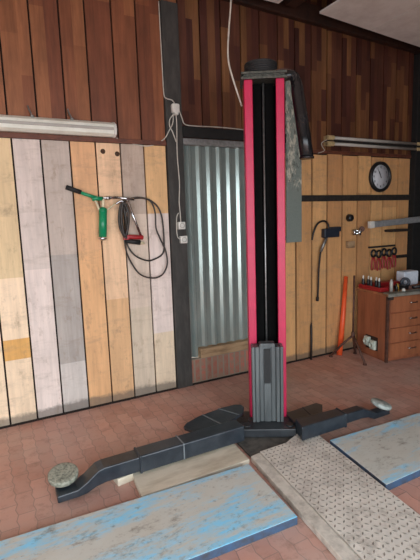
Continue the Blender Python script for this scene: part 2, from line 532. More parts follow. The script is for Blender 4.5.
# thin dark footing strip
g = G(); g.box((-5, -.012, 0), (1.45, .022, .014)); g.box((1.6, -.012, 0), (4.545, .022, .014)); struct(g.build('baseboard_back', 'backing'))

# blocked-up opening: bricks, sill, sheet, track
g = G(); g.box((1.60, .0, .014), (2.662, .10, .245)); o = g.build('trim_8', 'bricks'); struct(o)
g = G(); g.box((1.70, -.02, .245), (2.66, .10, .335)); struct(g.build('trim_9', 'sill_wood', bevel=.008))

t = thing('corrugated_sheet', (2.13, .06, .245), 'grey galvanised corrugated sheet closing the opening behind the red lift column', 'metal sheet')
g = G(); prof = []; x = 1.605
while x < 2.655:
    prof += [(x, .058), (x + .040, .058), (x + .0648, .037), (x + .090, .037)]; x += .1045
prof = [p for p in prof if p[0] <= 2.66]
lo = [g.v((a, b, .25)) for a, b in prof]; hi = [g.v((a, b, 2.20)) for a, b in prof]
for i in range(len(prof) - 1): g._f([lo[i], lo[i + 1], hi[i + 1], hi[i]])
lo = [g.v((a, b + .002, .25)) for a, b in prof]; hi = [g.v((a, b + .002, 2.20)) for a, b in prof]
for i in range(len(prof) - 1): g._f([lo[i], hi[i], hi[i + 1], lo[i + 1]])
g.build('sheet', 'galv', t)
g = G(); g.box((1.605, -.01, 2.185), (2.655, .06, 2.24)); g.build('top_track', 'track', t, bevel=.004)

# ------------------------------------------------------------------ the lift
LO = Vector((1.735, -1.045, 0)); LR = R(-30)
lift = thing('car_lift', LO, 'red two-post car lift column with black base and low swing arms on red pavers', 'car lift', rz=LR)
LX = MW[lift.name].copy()
HW = .133
g = G(LX)
# C-section: two front flanges, two sides
for sx in (-1, 1):
    g.box((sx * HW, 0, .02), (sx * (HW - .056), .022, 2.445))
    g.box((sx * HW, .022, .02), (sx * (HW - .012), .2, 2.445))
g.build('column', 'red', lift, bevel=.005)
g = G(LX); g.box((-HW + .012, .17, .02), (HW - .012, .2, 2.445)); g.build('back_web', 'black', lift)
g = G(LX); g.box((-.07, .10, .04), (-.014, .112, 2.44)); g.box((.014, .10, .04), (.07, .112, 2.44)); g.build('cover_belt', 'black', lift)
g = G(LX); g.cyl((0, .085, .05), (0, .085, 2.44), .007, seg=10); g.build('lifting_screw', 'steel', lift)
g = G(LX); g.box((-.152, -.012, 2.445), (.15, .21, 2.462)); g.box((-.152, -.012, 2.478), (.15, .21, 2.492)); g.box((-.138, 0, 2.46), (.136, .2, 2.48))
for k in range(9): g.cyl((-.125 + k * .031, -.002, 2.470), (-.125 + k * .031, -.010, 2.470), .007, seg=8)
g.build('top_plate', 'greasy', lift, bevel=.002)
g = G(LX)
pr = [(0, 0), (.10, 0), (.112, .012)]
for k in range(4): pr += [(.112, .016 + k * .014), (.106, .020 + k * .014), (.106, .024 + k * .014), (.112, .028 + k * .014)]
pr += [(.106, .078), (.06, .084), (0, .086)]
g.lathe(pr, (-.014, .10, 2.492), seg=40); g.build('drive_pulley', 'rubber', lift)
g = G(LX)
g.sweep(cat_rom([(.14, .07, 2.475), (.18, .065, 2.48), (.207, .058, 2.462), (.219, .05, 2.41)], 6), .034, 14)
g.build('pipe_elbow', 'black_gloss', lift)
g = G(LX)
g.sweep([(.218, .052, 2.44), (.226, .047, 2.37), (.266, .015, 2.06), (.281, .004, 1.925)], [.034, .042, .044, .045], 20)
g.sweep([(.280, .004, 1.935), (.280, .004, 1.922)], [.049, .049], 20)
g.build('slanted_tube', 'black_gloss', lift, label='black slanted tube with open lower end')
g = G(LX); g.sweep(cat_rom([(.02, .1, 2.497), (.09, .03, 2.505), (.16, .045, 2.512), (.2, .06, 2.49)], 8), .006, 8); g.build('copper_wire', 'rust', lift)
# carriage in front of the flanges
g = G(LX)
for x0, x1, y in ((-.12, -.100, -.10), (-.096, -.07, -.10), (-.065, -.038, -.088), (.016, .044, -.088), (.049, .074, -.10), (.078, .099, -.10)):
    g.box((x0, y, .09), (x1, -.004, .645 if y < -.09 else .66))
g.box((-.1, -.08, .09), (.07, -.01, .64))
carriage = g.build('carriage', 'carriage', lift, bevel=.003)
g = G(LX); g.box((-.034, -.09, .38), (.011, -.08, .628)); g.build('rubber_strip', 'rubber', carriage)
g = G(LX); g.box((-.034, -.088, .09), (.011, -.08, .375)); g.build('slider_plate', 'carriage', carriage)
g = G(LX); g.box((-.06, -.09, .64), (.04, -.02, .668)); g.build('carriage_cap', 'carriage', carriage, bevel=.003)
g = G(LX)
g.box((-.205, -.20, .028), (.172, -.085, .088)); g.box((-.15, -.085, .024), (.15, -.002, .085))
yoke = g.build('yoke', 'yoke', lift, bevel=.006)
for sx in (-.165, .135):
    g = G(LX); g.cyl((sx, -.14, .02), (sx, -.14, .094), .024, seg=18); g.lathe([(0, .0), (.03, .0), (.03, .005), (.0, .006)], (sx, -.14, .088), seg=18)
    g.build('pivot_pin', 'yoke', yoke)
g = G(); g.prism([(1.395, -1.335), (1.665, -1.33), (1.84, -1.243), (2.06, -.98), (1.66, -.72), (1.42, -1.02)], 0, .016); g.build('base_plate', 'grimy_plate', lift, bevel=.003)
for bx in (-.19, .19):
    g = G(LX); g.lathe([(0, .03), (.012, .03), (.016, .014), (0, .014)], (bx, .16, 0), seg=6); g.build('anchor_bolt', 'greasy', lift)

# left arm
g = G()
g.box((.70, -1.185, .042), (1.44, -1.065, .150)); g.box((.70, -1.19, .038), (.716, -1.06, .154))
armL = g.build('arm', 'arm', lift, bevel=.008)
g = G()
top = [(.225, .052), (.335, .055), (.39, .085), (.455, .132), (.49, .141), (1.0, .142)]
bot = [(1.0, .05), (.50, .05), (.44, .04), (.39, .018), (.34, .010), (.225, .010)]
g.extr(top + bot, -1.178, -1.070); g.build('arm_extension', 'arm', armL, bevel=.006)
g = G(); g.cyl((.283, -1.07, .05), (.279, -1.05, .085), .03, seg=18); g.build('pad_screw', 'arm', armL)
g = G()
pr = [(0, 0), (.070, 0), (.084, .010), (.085, .034), (.080, .040), (.07, .036), (.062, .041), (.052, .036), (.042, .041), (.03, .036), (.018, .041), (0, .038)]
g.lathe(pr, (.279, -1.05, .078), (-.03, -.20, 1), 36); g.build('lift_pad', 'pad', armL, label='round worn grey rubber lift pad')
# toe guard behind the left arm
g = G(); poly = [(1.108, -.93), (1.112, -.905), (1.15, -.868), (1.27, -.818), (1.49, -.781), (1.60, -.785), (1.64, -.81), (1.64, -.86), (1.585, -.937), (1.385, -1.03), (1.22, -1.05), (1.14, -1.0)]
g.prism(poly, .093, .112); g.prism([(1.15, -1.0), (1.19, -.90), (1.60, -.84), (1.5, -.93), (1.38, -1.02)], .03, .093)
g.build('toe_guard', 'arm', armL, bevel=.004)
for p0, p1 in (((1.30, -.812), (1.352, -1.03)), ((1.45, -.788), (1.53, -.955))):
    g = G(); g.prism([p0, (p0[0] + .010, p0[1]), (p1[0] + .010, p1[1]), p1], .111, .115); g.build('stiffener', 'weld', armL)
g = G(); g.box((.985, -1.188, .046), (.993, -1.062, .153)); g.build('weld_seam', 'weld', armL)

# right arm
g = G()
g.prism([(1.755, -1.40), (2.16, -1.405), (2.17, -1.30), (1.80, -1.27)], .05, .148)
g.prism([(2.135, -1.41), (2.155, -1.41), (2.165, -1.295), (2.145, -1.295)], .046, .153)
armR = g.build('arm', 'arm', lift, bevel=.008)
g = G()
top = [(2.00, .132), (2.34, .130), (2.42, .095), (2.48, .062), (2.62, .058)]
bot = [(2.62, .020), (2.46, .020), (2.39, .05), (2.32, .06), (2.00, .06)]
g.extr(top + bot, -1.385, -1.31); g.build('arm_extension', 'arm', armR, bevel=.005)
g = G(); g.cyl((2.585, -1.345, .045), (2.575, -1.34, .085), .024, seg=16); g.build('pad_screw', 'steel', armR)
g = G(); g.lathe([(r * .95, h * 1.1) for r, h in pr] if False else [(0, 0), (.066, 0), (.078, .008), (.078, .026), (.07, .032), (0, .03)], (2.572, -1.335, .078), (.30, -.16, 1), 36)
g.build('lift_pad', 'pale_pad', armR, label='round pale grey lift pad tilted on its screw')
g = G(); g.prism([(1.853, -1.087), (2.168, -1.07), (2.185, -1.12), (2.10, -1.215), (1.98, -1.255), (1.82, -1.245)], .082, .1)
g.prism([(1.9, -1.11), (2.14, -1.10), (2.08, -1.20), (1.9, -1.22)], .03, .082)
g.prism([(2.02, -1.08), (2.032, -1.08), (1.99, -1.25), (1.978, -1.25)], .099, .105)
g.build('toe_guard', 'arm', armR, bevel=.004)

# ------------------------------------------------------------------ floor plates and boards
def platform(name, poly, mat, edge, label, h=.05):
    g = G(); g.prism(poly, .005, h)
    for f in g.bm.faces:
        f.normal_update()
        if abs(f.normal.z) < .5: f.material_index = 1
    o = g.build(name, [mat, edge], bevel=.005)
    o.location.z = 0.0; 
    return tag(o, label, 'platform')


platform('drive_on_platform', [(-.75, -1.345), (1.312, -1.428), (1.268, -1.955), (-.75, -1.873)], 'blue_a', 'blue_edge',
         'low platform with worn sky-blue paint at the lower left, in front of the long arm')
platform('drive_on_platform', [(1.93, -1.47), (3.5, -1.548), (3.46, -2.0), (1.856, -1.998)], 'blue_b', 'blue_edge',
         'low platform with worn pale-blue paint at the right, beside the tread plate')
g = G(); g.prism([(.664, -1.10), (1.378, -1.085), (1.356, -1.372), (.640, -1.376)], 0, .03)
tag(g.build('floor_board', 'wood_board', bevel=.004), 'pale beige board lying between the long left arm and the sky-blue platform', 'board')
g = G(); g.box((.555, -1.175, 0), (.655, -1.08, .046), Matrix.Rotation(R(8), 3, 'Z'))
tag(g.build('wooden_block', 'wood_board', bevel=.004), 'small wooden block propping the long left arm', 'block')

plate = thing('tread_plate', (1.60, -2.1, 0), 'dusty steel tread plate path leading from the lift base between the blue platforms', 'floor plate')
A = Vector((1.455, -1.345)); B = Vector((1.925, -1.335)); dl = Vector((-.105, -.92)).normalized(); dr = Vector((-.122, -.92)).normalized()
L = 2.1
c4 = [A, Vector((1.668, -1.343)), Vector((1.945, -1.225)), B, B + dr * L, A + dl * L]
g = G(); g.prism([tuple(p) for p in c4], .0, .040)
g.mi = 1
nrow, ncol = 60, 15
for i in range(nrow):
    for j in range(ncol):
        s_ = (i + .5) / nrow; tt = (j + .5 + (.0 if i % 2 else .0)) / ncol
        p = (A + dl * L * s_).lerp(B + dr * L * s_, tt)
        an = R(45 if (i + j) % 2 else -45) + R(-7)
        ca, sa = math.cos(an), math.sin(an); hl, hw = .0135, .0045
        q = [g.v((p.x + a * ca - b * sa, p.y + a * sa + b * ca, z)) for a, b, z in ((-hl, 0, .040), (0, -hw, .040), (hl, 0, .040), (0, hw, .040), (-hl * .5, 0, .043), (hl * .5, 0, .043))]
        for f in ((0, 1, 5, 4), (1, 2, 5), (2, 3, 5), (3, 0, 4, 5), ): g._f([q[k] for k in f])
g.build('checker_sheet', ['tread', 'tread_bar'], plate)
g = G(); a0 = A + Vector((-.004, 0)); a1 = A + dl * L + Vector((-.004, 0))
g.prism([(a0.x - .075, a0.y - .01), tuple(a0), tuple(a1), (a1.x - .08, a1.y)], 0, .036); g.build('edge_strip', 'concrete', plate, bevel=.004)

# ------------------------------------------------------------------ lamps
t = thing('tube_lamp', (.3, -.05, 2.21), 'long white unlit strip lamp fixed across the boards at the upper left', 'strip lamp')
g = G(); g.extr([(0, 0)], 0, 0) if False else None
prof = [(-.002, 2.318), (-.035, 2.318), (-.075, 2.295), (-.085, 2.262), (-.075, 2.226), (-.04, 2.208), (-.002, 2.208)]
def along(g, prof, x0, x1):
    lo = [g.v((x0, *p)) for p in prof]; hi = [g.v((x1, *p)) for p in prof]
    g._f(lo); g._f(hi[::-1])
    for i in range(len(prof)):
        j = (i + 1) % len(prof); g._f([lo[i], hi[i], hi[j], lo[j]])
along(g, prof, -.35, .985); g.build('housing', 'white', t, bevel=.004)
g = G(); along(g, [(a * 1.06, 2.263 + (b - 2.263) * 1.05) for a, b in prof], .985, 1.005); g.build('end_cap', 'white_plastic', t, bevel=.003)
g = G(); g.box((-.35, -.092, 2.25), (.98, -.082, 2.272)); g.build('cover_rib', 'tube', t, bevel=.004)
for hx in (.375, .655):
    g = G(); g.sweep(cat_rom([(hx, -.006, 2.40), (hx + .005, -.02, 2.37), (hx + .015, -.035, 2.34), (hx + .02, -.04, 2.31)], 5), .006, 8)
    g.lathe([(0, 0), (.014, 0), (.012, .012), (0, .014)], (hx + .02, -.045, 2.316), seg=12); g.build('hanger', 'steel', t)

t = thing('twin_tube_lamp', (3.9, -.05, 2.24), 'unlit twin tube lamp with bare grey tubes above the clock', 'strip lamp')
g = G(); g.box((3.22, -.035, 2.262), (4.62, 0, 2.326)); g.build('housing', 'dark_iron', t, bevel=.004)
for z in (2.322, 2.262):
    g = G(); g.cyl((3.28, -.055, z), (4.56, -.055, z), .0165, seg=14); g.build('tube', 'tube', t)
    for x0, x1 in ((3.20, 3.285), (4.555, 4.63)):
        g = G(); g.cyl((x0, -.055, z), (x1, -.055, z), .024, seg=14); g.box((x0, -.055, z - .02), (x1, -.0, z + .02)); g.build('lampholder', 'beige', t, bevel=.003)
g = G(); g.sweep(cat_rom([(3.20, -.05, 2.30), (3.15, -.03, 2.27), (3.17, -.02, 2.23), (3.20, -.015, 2.20), (3.16, -.01, 2.18), (3.12, -.006, 2.17)], 6), .004, 8); g.build('lead', 'cable_white', t)

# ------------------------------------------------------------------ clock
cx, cz = 4.022, 1.943
t = thing('wall_clock', (cx, -.0, cz), 'round black-rimmed wall clock with white face on the right boards', 'clock')
g = G(); g.lathe([(0, 0), (.165, 0), (.17, .012), (.166, .034), (.150, .042), (.136, .036), (.132, .02)], (cx, -.001, cz), (0, -1, 0), 48); g.build('rim', 'black_plastic', t)
g = G(); g.lathe([(0, .022), (.134, .022), (.134, .016), (0, .016)], (cx, -.001, cz), (0, -1, 0), 48); g.build('dial', 'clock_face', t)
for k in range(12):
    cu = bpy.data.curves.new('n', 'FONT'); cu.body = str(k + 1); cu.size = .036; cu.align_x = 'CENTER'; cu.align_y = 'CENTER'; cu.extrude = .001
    to = bpy.data.objects.new('n', cu); COL.objects.link(to)
    bpy.context.view_layer.update()
    me = bpy.data.meshes.new_from_object(to.evaluated_get(bpy.context.evaluated_depsgraph_get()))
    bpy.data.objects.remove(to); bpy.data.curves.remove(cu)
    an = R(90 - 30 * (k + 1))
    me.transform(Matrix.Translation((cx + .105 * math.cos(an), -.0255, cz + .105 * math.sin(an))) @ Matrix.Rotation(R(90), 4, 'X'))
    g = G(); g.bm.from_mesh(me); bpy.data.meshes.remove(me); g.build('numeral', 'black_plastic', t)
for an, ln, w in ((R(112), .062, .006), (R(120), .09, .0045)):
    g = G(); d = Vector((math.cos(an), 0, math.sin(an))); n_ = Vector((-d.z, 0, d.x)); c_ = Vector((cx, -.028, cz))
    P = [c_ - d * .015 - n_ * w, c_ - d * .015 + n_ * w, c_ + d * ln + n_ * w * .5, c_ + d * ln - n_ * w * .5]
    a_ = [g.v(p) for p in P]; b_ = [g.v(p + Vector((0, -.002, 0))) for p in P]
    g._f(a_); g._f(b_[::-1])
    for i in range(4): g._f([a_[i], b_[i], b_[(i + 1) % 4], a_[(i + 1) % 4]])
    g.build('hand', 'black_plastic', t)

# ------------------------------------------------------------------ wiring on the black post
t = thing('junction_box', (1.526, -.022, 2.43), 'white round-cornered junction box high on the black post', 'junction box')
g = G(); g.box((1.494, -.07, 2.428), (1.562, -.022, 2.505)); g.build('box', 'white_plastic', t, bevel=.014, seg=3)
g = G(); g.box((1.512, -.075, 2.412), (1.544, -.03, 2.43)); g.build('cable_gland', 'white_plastic', t, bevel=.004)
so = thing('wall_socket', (1.542, -.022, 1.455), 'upper of the two white sockets on the black post', 'socket', 'white sockets on the black post')
g = G(); g.box((1.510, -.06, 1.457), (1.574, -.022, 1.522)); g.build('box', 'white_plastic', so, bevel=.006)
g = G(); g.lathe([(.022, 0), (.022, .003), (.018, .003), (.016, -.004), (0, -.004)], (1.542, -.0605, 1.49), (0, -1, 0), 20); g.build('socket_face', 'tube', so)
copy_tree(so, (1.556, -.022, 1.332), 'lower of the two white sockets on the black post')


def cable(name, pts, r, mat, label, n=8):
    g = G(); g.sweep(cat_rom(pts, n), r, 8); return tag(g.build(name, mat), label, 'cable')


cable('cable', [(1.437, -.008, 3.30), (1.44, -.008, 3.0), (1.442, -.01, 2.75), (1.445, -.012, 2.58), (1.46, -.03, 2.545), (1.50, -.05, 2.53), (1.525, -.05, 2.50)], .0045, 'cable_white', 'thin pale cable running down the left edge of the black post to the junction box')
cable('cable', [(1.0160, -0.0060, 2.2070), (1.1290, -0.0080, 2.1740), (1.2830, -0.0080, 2.1570), (1.4180, -0.0120, 2.2120), (1.47, -.035, 2.29), (1.50, -.045, 2.35), (1.505, -.048, 2.42)], .0045, 'cable_white', 'pale cable sagging from the white strip lamp to the junction box')
cable('cable', [(1.53, -.05, 2.42), (1.54, -.035, 2.33), (1.535, -.03, 2.1), (1.545, -.03, 1.85), (1.535, -.03, 1.7), (1.54, -.03, 1.60), (1.54, -.035, 1.52)], .005, 'cable_white', 'white cable clipped down the black post from junction box to socket')
cable('cable', [(1.51, -.05, 2.42), (1.48, -.035, 2.38), (1.475, -.03, 2.33), (1.50, -.03, 2.28), (1.53, -.03, 2.2)], .0045, 'cable_white', 'short white cable loop hanging under the junction box')
cable('cable', [(1.555, -.05, 2.47), (1.59, -.035, 2.40), (1.615, -.034, 2.35), (1.70, -.034, 2.34), (1.95, -.034, 2.345), (2.3, -.034, 2.338)], .0045, 'cable_white', 'pale cable running right from the junction box along the black lintel')
cable('cable', [(1.525, -.028, 1.60), (1.505, -.03, 1.56), (1.500, -.03, 1.45), (1.508, -.03, 1.39), (1.53, -.035, 1.372)], .0045, 'cable_white', 'white cable loop bypassing the upper socket on the black post')
tp = LX @ Vector((-.135, .1, 2.30))
cable('cable', [(1.7000, -0.7500, 3.4220), (1.6430, -0.8000, 3.0110), (1.5980, -0.8400, 2.8110), (1.5610, -0.8800, 2.6160), (1.5710, -0.9100, 2.4820), (tp.x - .012, tp.y, tp.z)], .006, 'cable_white', 'white cable hanging from the ceiling to the top of the red column')

# ------------------------------------------------------------------ weathered panel behind the column
t = G(); t.box((2.70, -.03, 1.275), (2.888, -.012, 2.85)); t.box((2.70, -.012, 2.80), (2.888, .0, 2.84)); t.box((2.70, -.012, 1.30), (2.888, .0, 1.34))
tag(t.build('weathered_panel', 'peel', bevel=.002), 'tall narrow panel of peeling grey-green paint hanging on the boards right of the lift column', 'panel')

# ------------------------------------------------------------------ grease gun and hoses on the left boards
t = thing('grease_gun', (0.8480, -0.0300, 1.7180), 'green hand grease gun with black lever grip hanging on the pale boards', 'grease gun')
g = G(); g.sweep([(0.5930, -0.0400, 1.8170), (0.7010, -0.0450, 1.7760)], [.019, .017], 14); g.build('lever_grip', 'rubber', t)
g = G(); g.sweep([(0.6870, -0.0450, 1.7790), (0.8290, -0.0500, 1.7280)], [.013, .015], 12); g.sweep([(0.7810, -0.0500, 1.7270), (0.8600, -0.0500, 1.7280)], .017, 12); g.build('lever', 'green', t)
g = G(); g.cyl((0.8630, -0.0450, 1.6380), (0.8470, -0.0450, 1.4240), .032, seg=22); g.build('cylinder', 'green', t)
g = G(); g.lathe([(0, 0), (.02, 0), (.034, .012), (.034, .02)], (0.8450, -0.0450, 1.3960), seg=20); g.build('end_cap', 'chrome', t)
g = G(); g.lathe([(.033, 0), (.033, .02), (.014, .035), (0, .035)], (0.8620, -0.0450, 1.6260), seg=20); g.build('head_cap', 'green', t)
g = G(); g.sweep(cat_rom([(0.7970, -0.0500, 1.7250), (0.8180, -0.0500, 1.6860), (0.8310, -0.0450, 1.6390)], 6), .009, 10); g.sweep(cat_rom([(0.8680, -0.0500, 1.7240), (0.8650, -0.0500, 1.6770), (0.8640, -0.0450, 1.6460)], 4), .012, 10)
g.sweep([(0.8950, -0.0450, 1.6370), (0.9380, -0.0450, 1.6680), (0.9890, -0.0450, 1.6990)], .006, 10); g.build('link_rod', 'bulb', t)
g = G(); g.cyl((0.8520, -0.0500, 1.7320), (0.9980, -0.0500, 1.7350), .011, seg=12); g.cyl((0.8920, -0.0500, 1.7320), (0.9240, -0.0500, 1.7320), .016, seg=12); g.build('nozzle_pipe', 'chrome', t)

t = thing('air_gun', (1.1020, -0.0300, 1.5520), 'red and chrome air gun hanging on the coiled black hose', 'air gun')
g = G(); g.cyl((0.9870, -0.0600, 1.7340), (1.1190, -0.0600, 1.7170), .012, seg=12); g.cyl((1.0600, -0.0620, 1.7140), (1.1610, -0.0620, 1.4180), .011, seg=12); g.sweep(cat_rom([(0.9670, -0.0600, 1.6830), (1.0180, -0.0620, 1.7060), (1.0480, -0.0620, 1.6580), (1.0540, -0.0600, 1.6100)], 6), .008, 10); g.build('chrome_pipe', 'chrome', t)
g = G(); g.cyl((1.0160, -0.0620, 1.4200), (1.1780, -0.0620, 1.4040), .019, seg=14); g.box((1.0090, -0.0800, 1.3930), (1.0540, -0.0500, 1.4310)); g.build('valve_body', 'redtool', t, bevel=.003)
g = G(); g.sweep([(1.0310, -0.0620, 1.3830), (1.1490, -0.0620, 1.3640)], [.017, .021], 14); g.build('grip', 'rubber', t)
g = G(); g.cyl((1.1500, -0.0600, 1.3580), (1.1850, -0.0600, 1.3580), .012, seg=12); g.build('brass_tip', 'bulb', t)

g = G()
loops = [
    [(1.0450, -0.0220, 1.6920), (1.1360, -0.0100, 1.7280), (1.2470, -0.0160, 1.7230), (1.3280, -0.0300, 1.6630), (1.3670, -0.0330, 1.5610), (1.3810, -0.0190, 1.3710), (1.3700, -0.0100, 1.2590), (1.2900, -0.0180, 1.2130), (1.2130, -0.0320, 1.2060), (1.1180, -0.0310, 1.2510), (1.0660, -0.0170, 1.3210), (1.0390, -0.0100, 1.4060), (1.0080, -0.0210, 1.4900), (1.0030, -0.0330, 1.6110)],
    [(1.0400, -0.0420, 1.6990), (1.1640, -0.0300, 1.7350), (1.2660, -0.0360, 1.7050), (1.3000, -0.0500, 1.6120), (1.3010, -0.0530, 1.4780), (1.3370, -0.0390, 1.3910), (1.3900, -0.0300, 1.2670), (1.3910, -0.0380, 1.1540), (1.3340, -0.0520, 1.0730), (1.2420, -0.0510, 1.0550), (1.1420, -0.0370, 1.0970), (1.0720, -0.0300, 1.2040), (1.0330, -0.0410, 1.3080), (1.0190, -0.0530, 1.4240), (1.0140, -0.0490, 1.5950)],
    [(1.0170, -0.0620, 1.6900), (0.9950, -0.0500, 1.6190), (0.9870, -0.0560, 1.5230), (0.9990, -0.0700, 1.4580), (1.0290, -0.0730, 1.4080), (1.0460, -0.0590, 1.4880), (1.0400, -0.0500, 1.6020)],
    [(1.0230, -0.0820, 1.6890), (1.0050, -0.0700, 1.6100), (1.0010, -0.0760, 1.5140), (1.0170, -0.0900, 1.4250), (1.0460, -0.0930, 1.5050), (1.0570, -0.0790, 1.6170)],
]
for k, lp in enumerate(loops):
    pts = lp
    g.sweep(cat_rom(pts, 8, True), .007 if k < 2 else .011, 8, closed=True)
tag(g.build('air_hose', 'hose'), 'coil of thin black hose looped on the pale boards beside the black post', 'hose')

# ------------------------------------------------------------------ tools on the right boards
t = thing('spray_gun', (3.2560, -0.0300, 1.3590), 'black spray gun with long thin lance hanging on the tan boards', 'spray gun')
g = G(); g.box((3.1640, -0.0700, 1.3010), (3.3740, -0.0100, 1.3960)); g.box((3.2560, -0.0600, 1.3590), (3.4070, -0.0200, 1.4110)); g.build('body', 'blue_plastic', t, bevel=.012, seg=3)
g = G(); g.cyl((3.2170, -0.0500, 1.3290), (3.1260, -0.0450, 1.1550), .016, seg=12); g.build('grip_sleeve', 'steel', t)
g = G(); g.sweep(cat_rom([(3.1260, -0.0450, 1.1550), (3.1120, -0.0350, 0.9640), (3.1100, -0.0300, 0.7700), (3.1010, -0.0300, 0.6410)], 6), .010, 10); g.sweep([(3.1020, -0.0300, 0.6730), (3.0990, -0.0300, 0.6300)], .016, 10); g.build('lance', 'dark_iron', t)
g = G(); g.sweep(cat_rom([(3.0410, -0.0100, 1.2840), (3.0590, -0.0200, 1.3770), (3.1040, -0.0300, 1.4540), (3.1760, -0.0400, 1.4770), (3.2270, -0.0450, 1.4440), (3.2350, -0.0450, 1.3910)], 8), .010, 10); g.build('cord', 'cable_black', t)

g = G(); p_ = (3.5570, 0.0000, 1.4980); g.lathe([(0, .06), (.03, .058), (.038, .045), (.04, .01), (.02, .004), (.02, 0), (0, 0)], p_, (0, -1, 0), 20)
tag(g.build('cable_reel', 'black_plastic'), 'small round black reel on the tan boards right of the spray gun', 'reel')
t = thing('pipe_valve', (3.6960, 0.0000, 1.3390), 'small chrome double tap fixed to the tan boards', 'tap')
for a_, b_ in (((354.5, 235), (354.5, 229)), ((359.5, 235), (359.5, 229))): pass
g = G(); g.cyl((3.6170, -0.0400, 1.3100), (3.6160, -0.0400, 1.3700), .02, seg=12); g.cyl((3.6930, -0.0400, 1.3060), (3.6920, -0.0400, 1.3670), .02, seg=12); g.cyl((3.6040, -0.0300, 1.3430), (3.7260, -0.0300, 1.3380), .014, seg=12); g.cyl((3.6650, -0.0300, 1.3410), (3.6960, 0.0000, 1.3390), .02, seg=12); g.build('valve', 'chrome', t)
g = G(); g.cyl((3.7730, 0.0000, 1.3690), (3.7190, -0.0500, 1.3720), .03, seg=14); g.build('handwheel', 'rust', t)
g = G(); q0 = (3.5260, 0.0000, 1.1710); q1 = (3.6220, 0.0000, 1.2430); g.box((q0[0], -.045, q0[2]), (q1[0], 0, q1[2]))
tag(g.build('switch_box', 'sill_wood', bevel=.005), 'small brownish box on the tan boards below the chrome tap', 'box')

# aluminium bar on the wall, above the hanging pliers
t = thing('aluminium_bar', (4.1870, -0.1000, 1.4100), 'long pale aluminium bar set at a slight tilt above a dark slab below the clock', 'bar')
a_ = Vector((3.7860, -0.1000, 1.4130)); b_ = Vector((4.6350, -0.1400, 1.4530)); d_ = (b_ - a_)
g = G(Matrix.Translation(a_) @ Vector((1, 0, 0)).rotation_difference(d_).to_matrix().to_4x4()); g.box((0, -.02, -.032), (d_.length, .02, .036)); g.build('bar', 'alu', t, bevel=.006)
g = G(Matrix.Translation(a_) @ Vector((1, 0, 0)).rotation_difference(d_).to_matrix().to_4x4()); g.box((-.012, -.024, -.036), (.05, .024, .040)); g.build('end_cap', 'white_plastic', t, bevel=.006)
g = G(); q0 = (4.1270, 0.0000, 1.3200); q1 = (4.4330, 0.0000, 1.3480); g.box((q0[0], -.12, q0[2]), (q1[0], 0, q1[2])); g.build('dark_slab', 'dark_iron', t, bevel=.01)  # flat dark slab on the wall just under the bar

# pliers hanging in a row under a rail
g = G(); q0 = (3.8730, 0.0000, 1.1470); q1 = (4.3030, -0.0000, 1.1400); g.box((q0[0], -.02, q0[2] - .002), (q1[0], 0, q0[2] + .018))
g.box((4.33, -.02, 1.0), (4.53, 0, 1.035))
tag(g.build('tool_rail', 'dark_iron'), 'dark tool rail on the right boards with pliers hanging from it', 'rail')
first = None
names = ['leftmost of the pliers with red handles hanging from the tool rail', 'second from the left of the pliers hanging from the tool rail',
         'middle one of the five pliers hanging from the tool rail', 'second from the right of the pliers hanging from the tool rail', 'rightmost of the pliers with red handles hanging from the tool rail']
for k in range(5):
    x = 3.925 + k * .086; z = 1.12
    if first is None:
        first = thing('pliers', (x, -.03, .90), names[0], 'pliers', 'pliers on the tool rail')
        g = G(); g.sweep([(x + .034 * math.cos(2 * math.pi * i / 20), -.035, z - .035 + .040 * math.sin(2 * math.pi * i / 20)) for i in range(20)], .011, 8, closed=True)
        g.cyl((x, -.034, z - .002), (x, -.022, z + .006), .008, seg=8); g.build('jaw', 'black_plastic', first)
        for s_ in (-1, 1):
            g = G(); g.sweep(cat_rom([(x + s_ * .006, -.035, z - .075), (x + s_ * .022, -.035, z - .12), (x + s_ * .026, -.035, z - .18), (x + s_ * .018, -.035, z - .225)], 5), .009, 8); g.build('handle', 'redtool', first)
    else: copy_tree(first, (x, -.03, .90 + (-.012 if k % 2 else .004)), names[k])

# ------------------------------------------------------------------ cabinet and worktop
CR = R(-8); CO = Vector((3.57, -.543, 0)); cab = thing('drawer_cabinet', CO, 'brown wooden drawer cabinet under the cluttered worktop at the right', 'cabinet', rz=CR)
CX = MW[cab.name].copy()
g = G(CX); g.box((0, 0, .02), (1.35, .46, .70)); g.box((.01, .03, 0), (1.33, .44, .02)); g.build('body', 'cabinet', cab, bevel=.004)
g = G(CX); g.box((-.004, -.004, .0), (.022, .02, .70)); g.build('corner_strip', 'rust', cab)
zs = [.045, .205, .365, .525, .695]
for k in range(4):
    for x0, x1 in ((.028, .56), (.575, 1.1)):
        g = G(CX); g.box((x0, -.014, zs[k] + .006), (x1, .01, zs[k + 1] - .006)); dw = g.build('drawer', 'drawer', cab, bevel=.003)
        xm = (x0 + x1) / 2 + .02; zm = (zs[k] + zs[k + 1]) / 2 + .01
        g = G(CX); g.sweep(cat_rom([(xm - .045, -.012, zm), (xm - .042, -.034, zm - .002), (xm, -.04, zm - .004), (xm + .042, -.034, zm - .002), (xm + .045, -.012, zm)], 5), .006, 8); g.build('handle', 'chrome', dw)
t = thing('worktop', CX @ Vector((0, 0, .70)), 'worn grey-edged worktop on the brown drawer cabinet', 'worktop', rz=CR)
g = G(CX); g.box((-.015, -.03, .702), (1.40, .46, .728)); g.build('top_board', 'bench_top', t, bevel=.003)
g = G(CX); g.box((-.03, -.05, .700), (1.40, -.031, .740)); g.box((-.03, -.05, .7285), (1.40, .03, .740)); g.build('metal_edge', 'bench_edge', t, bevel=.003)
g = G(CX); g.box((-.03, -.05, .672), (.03, -.032, .699)); g.build('corner_bracket', 'dark_iron', t)

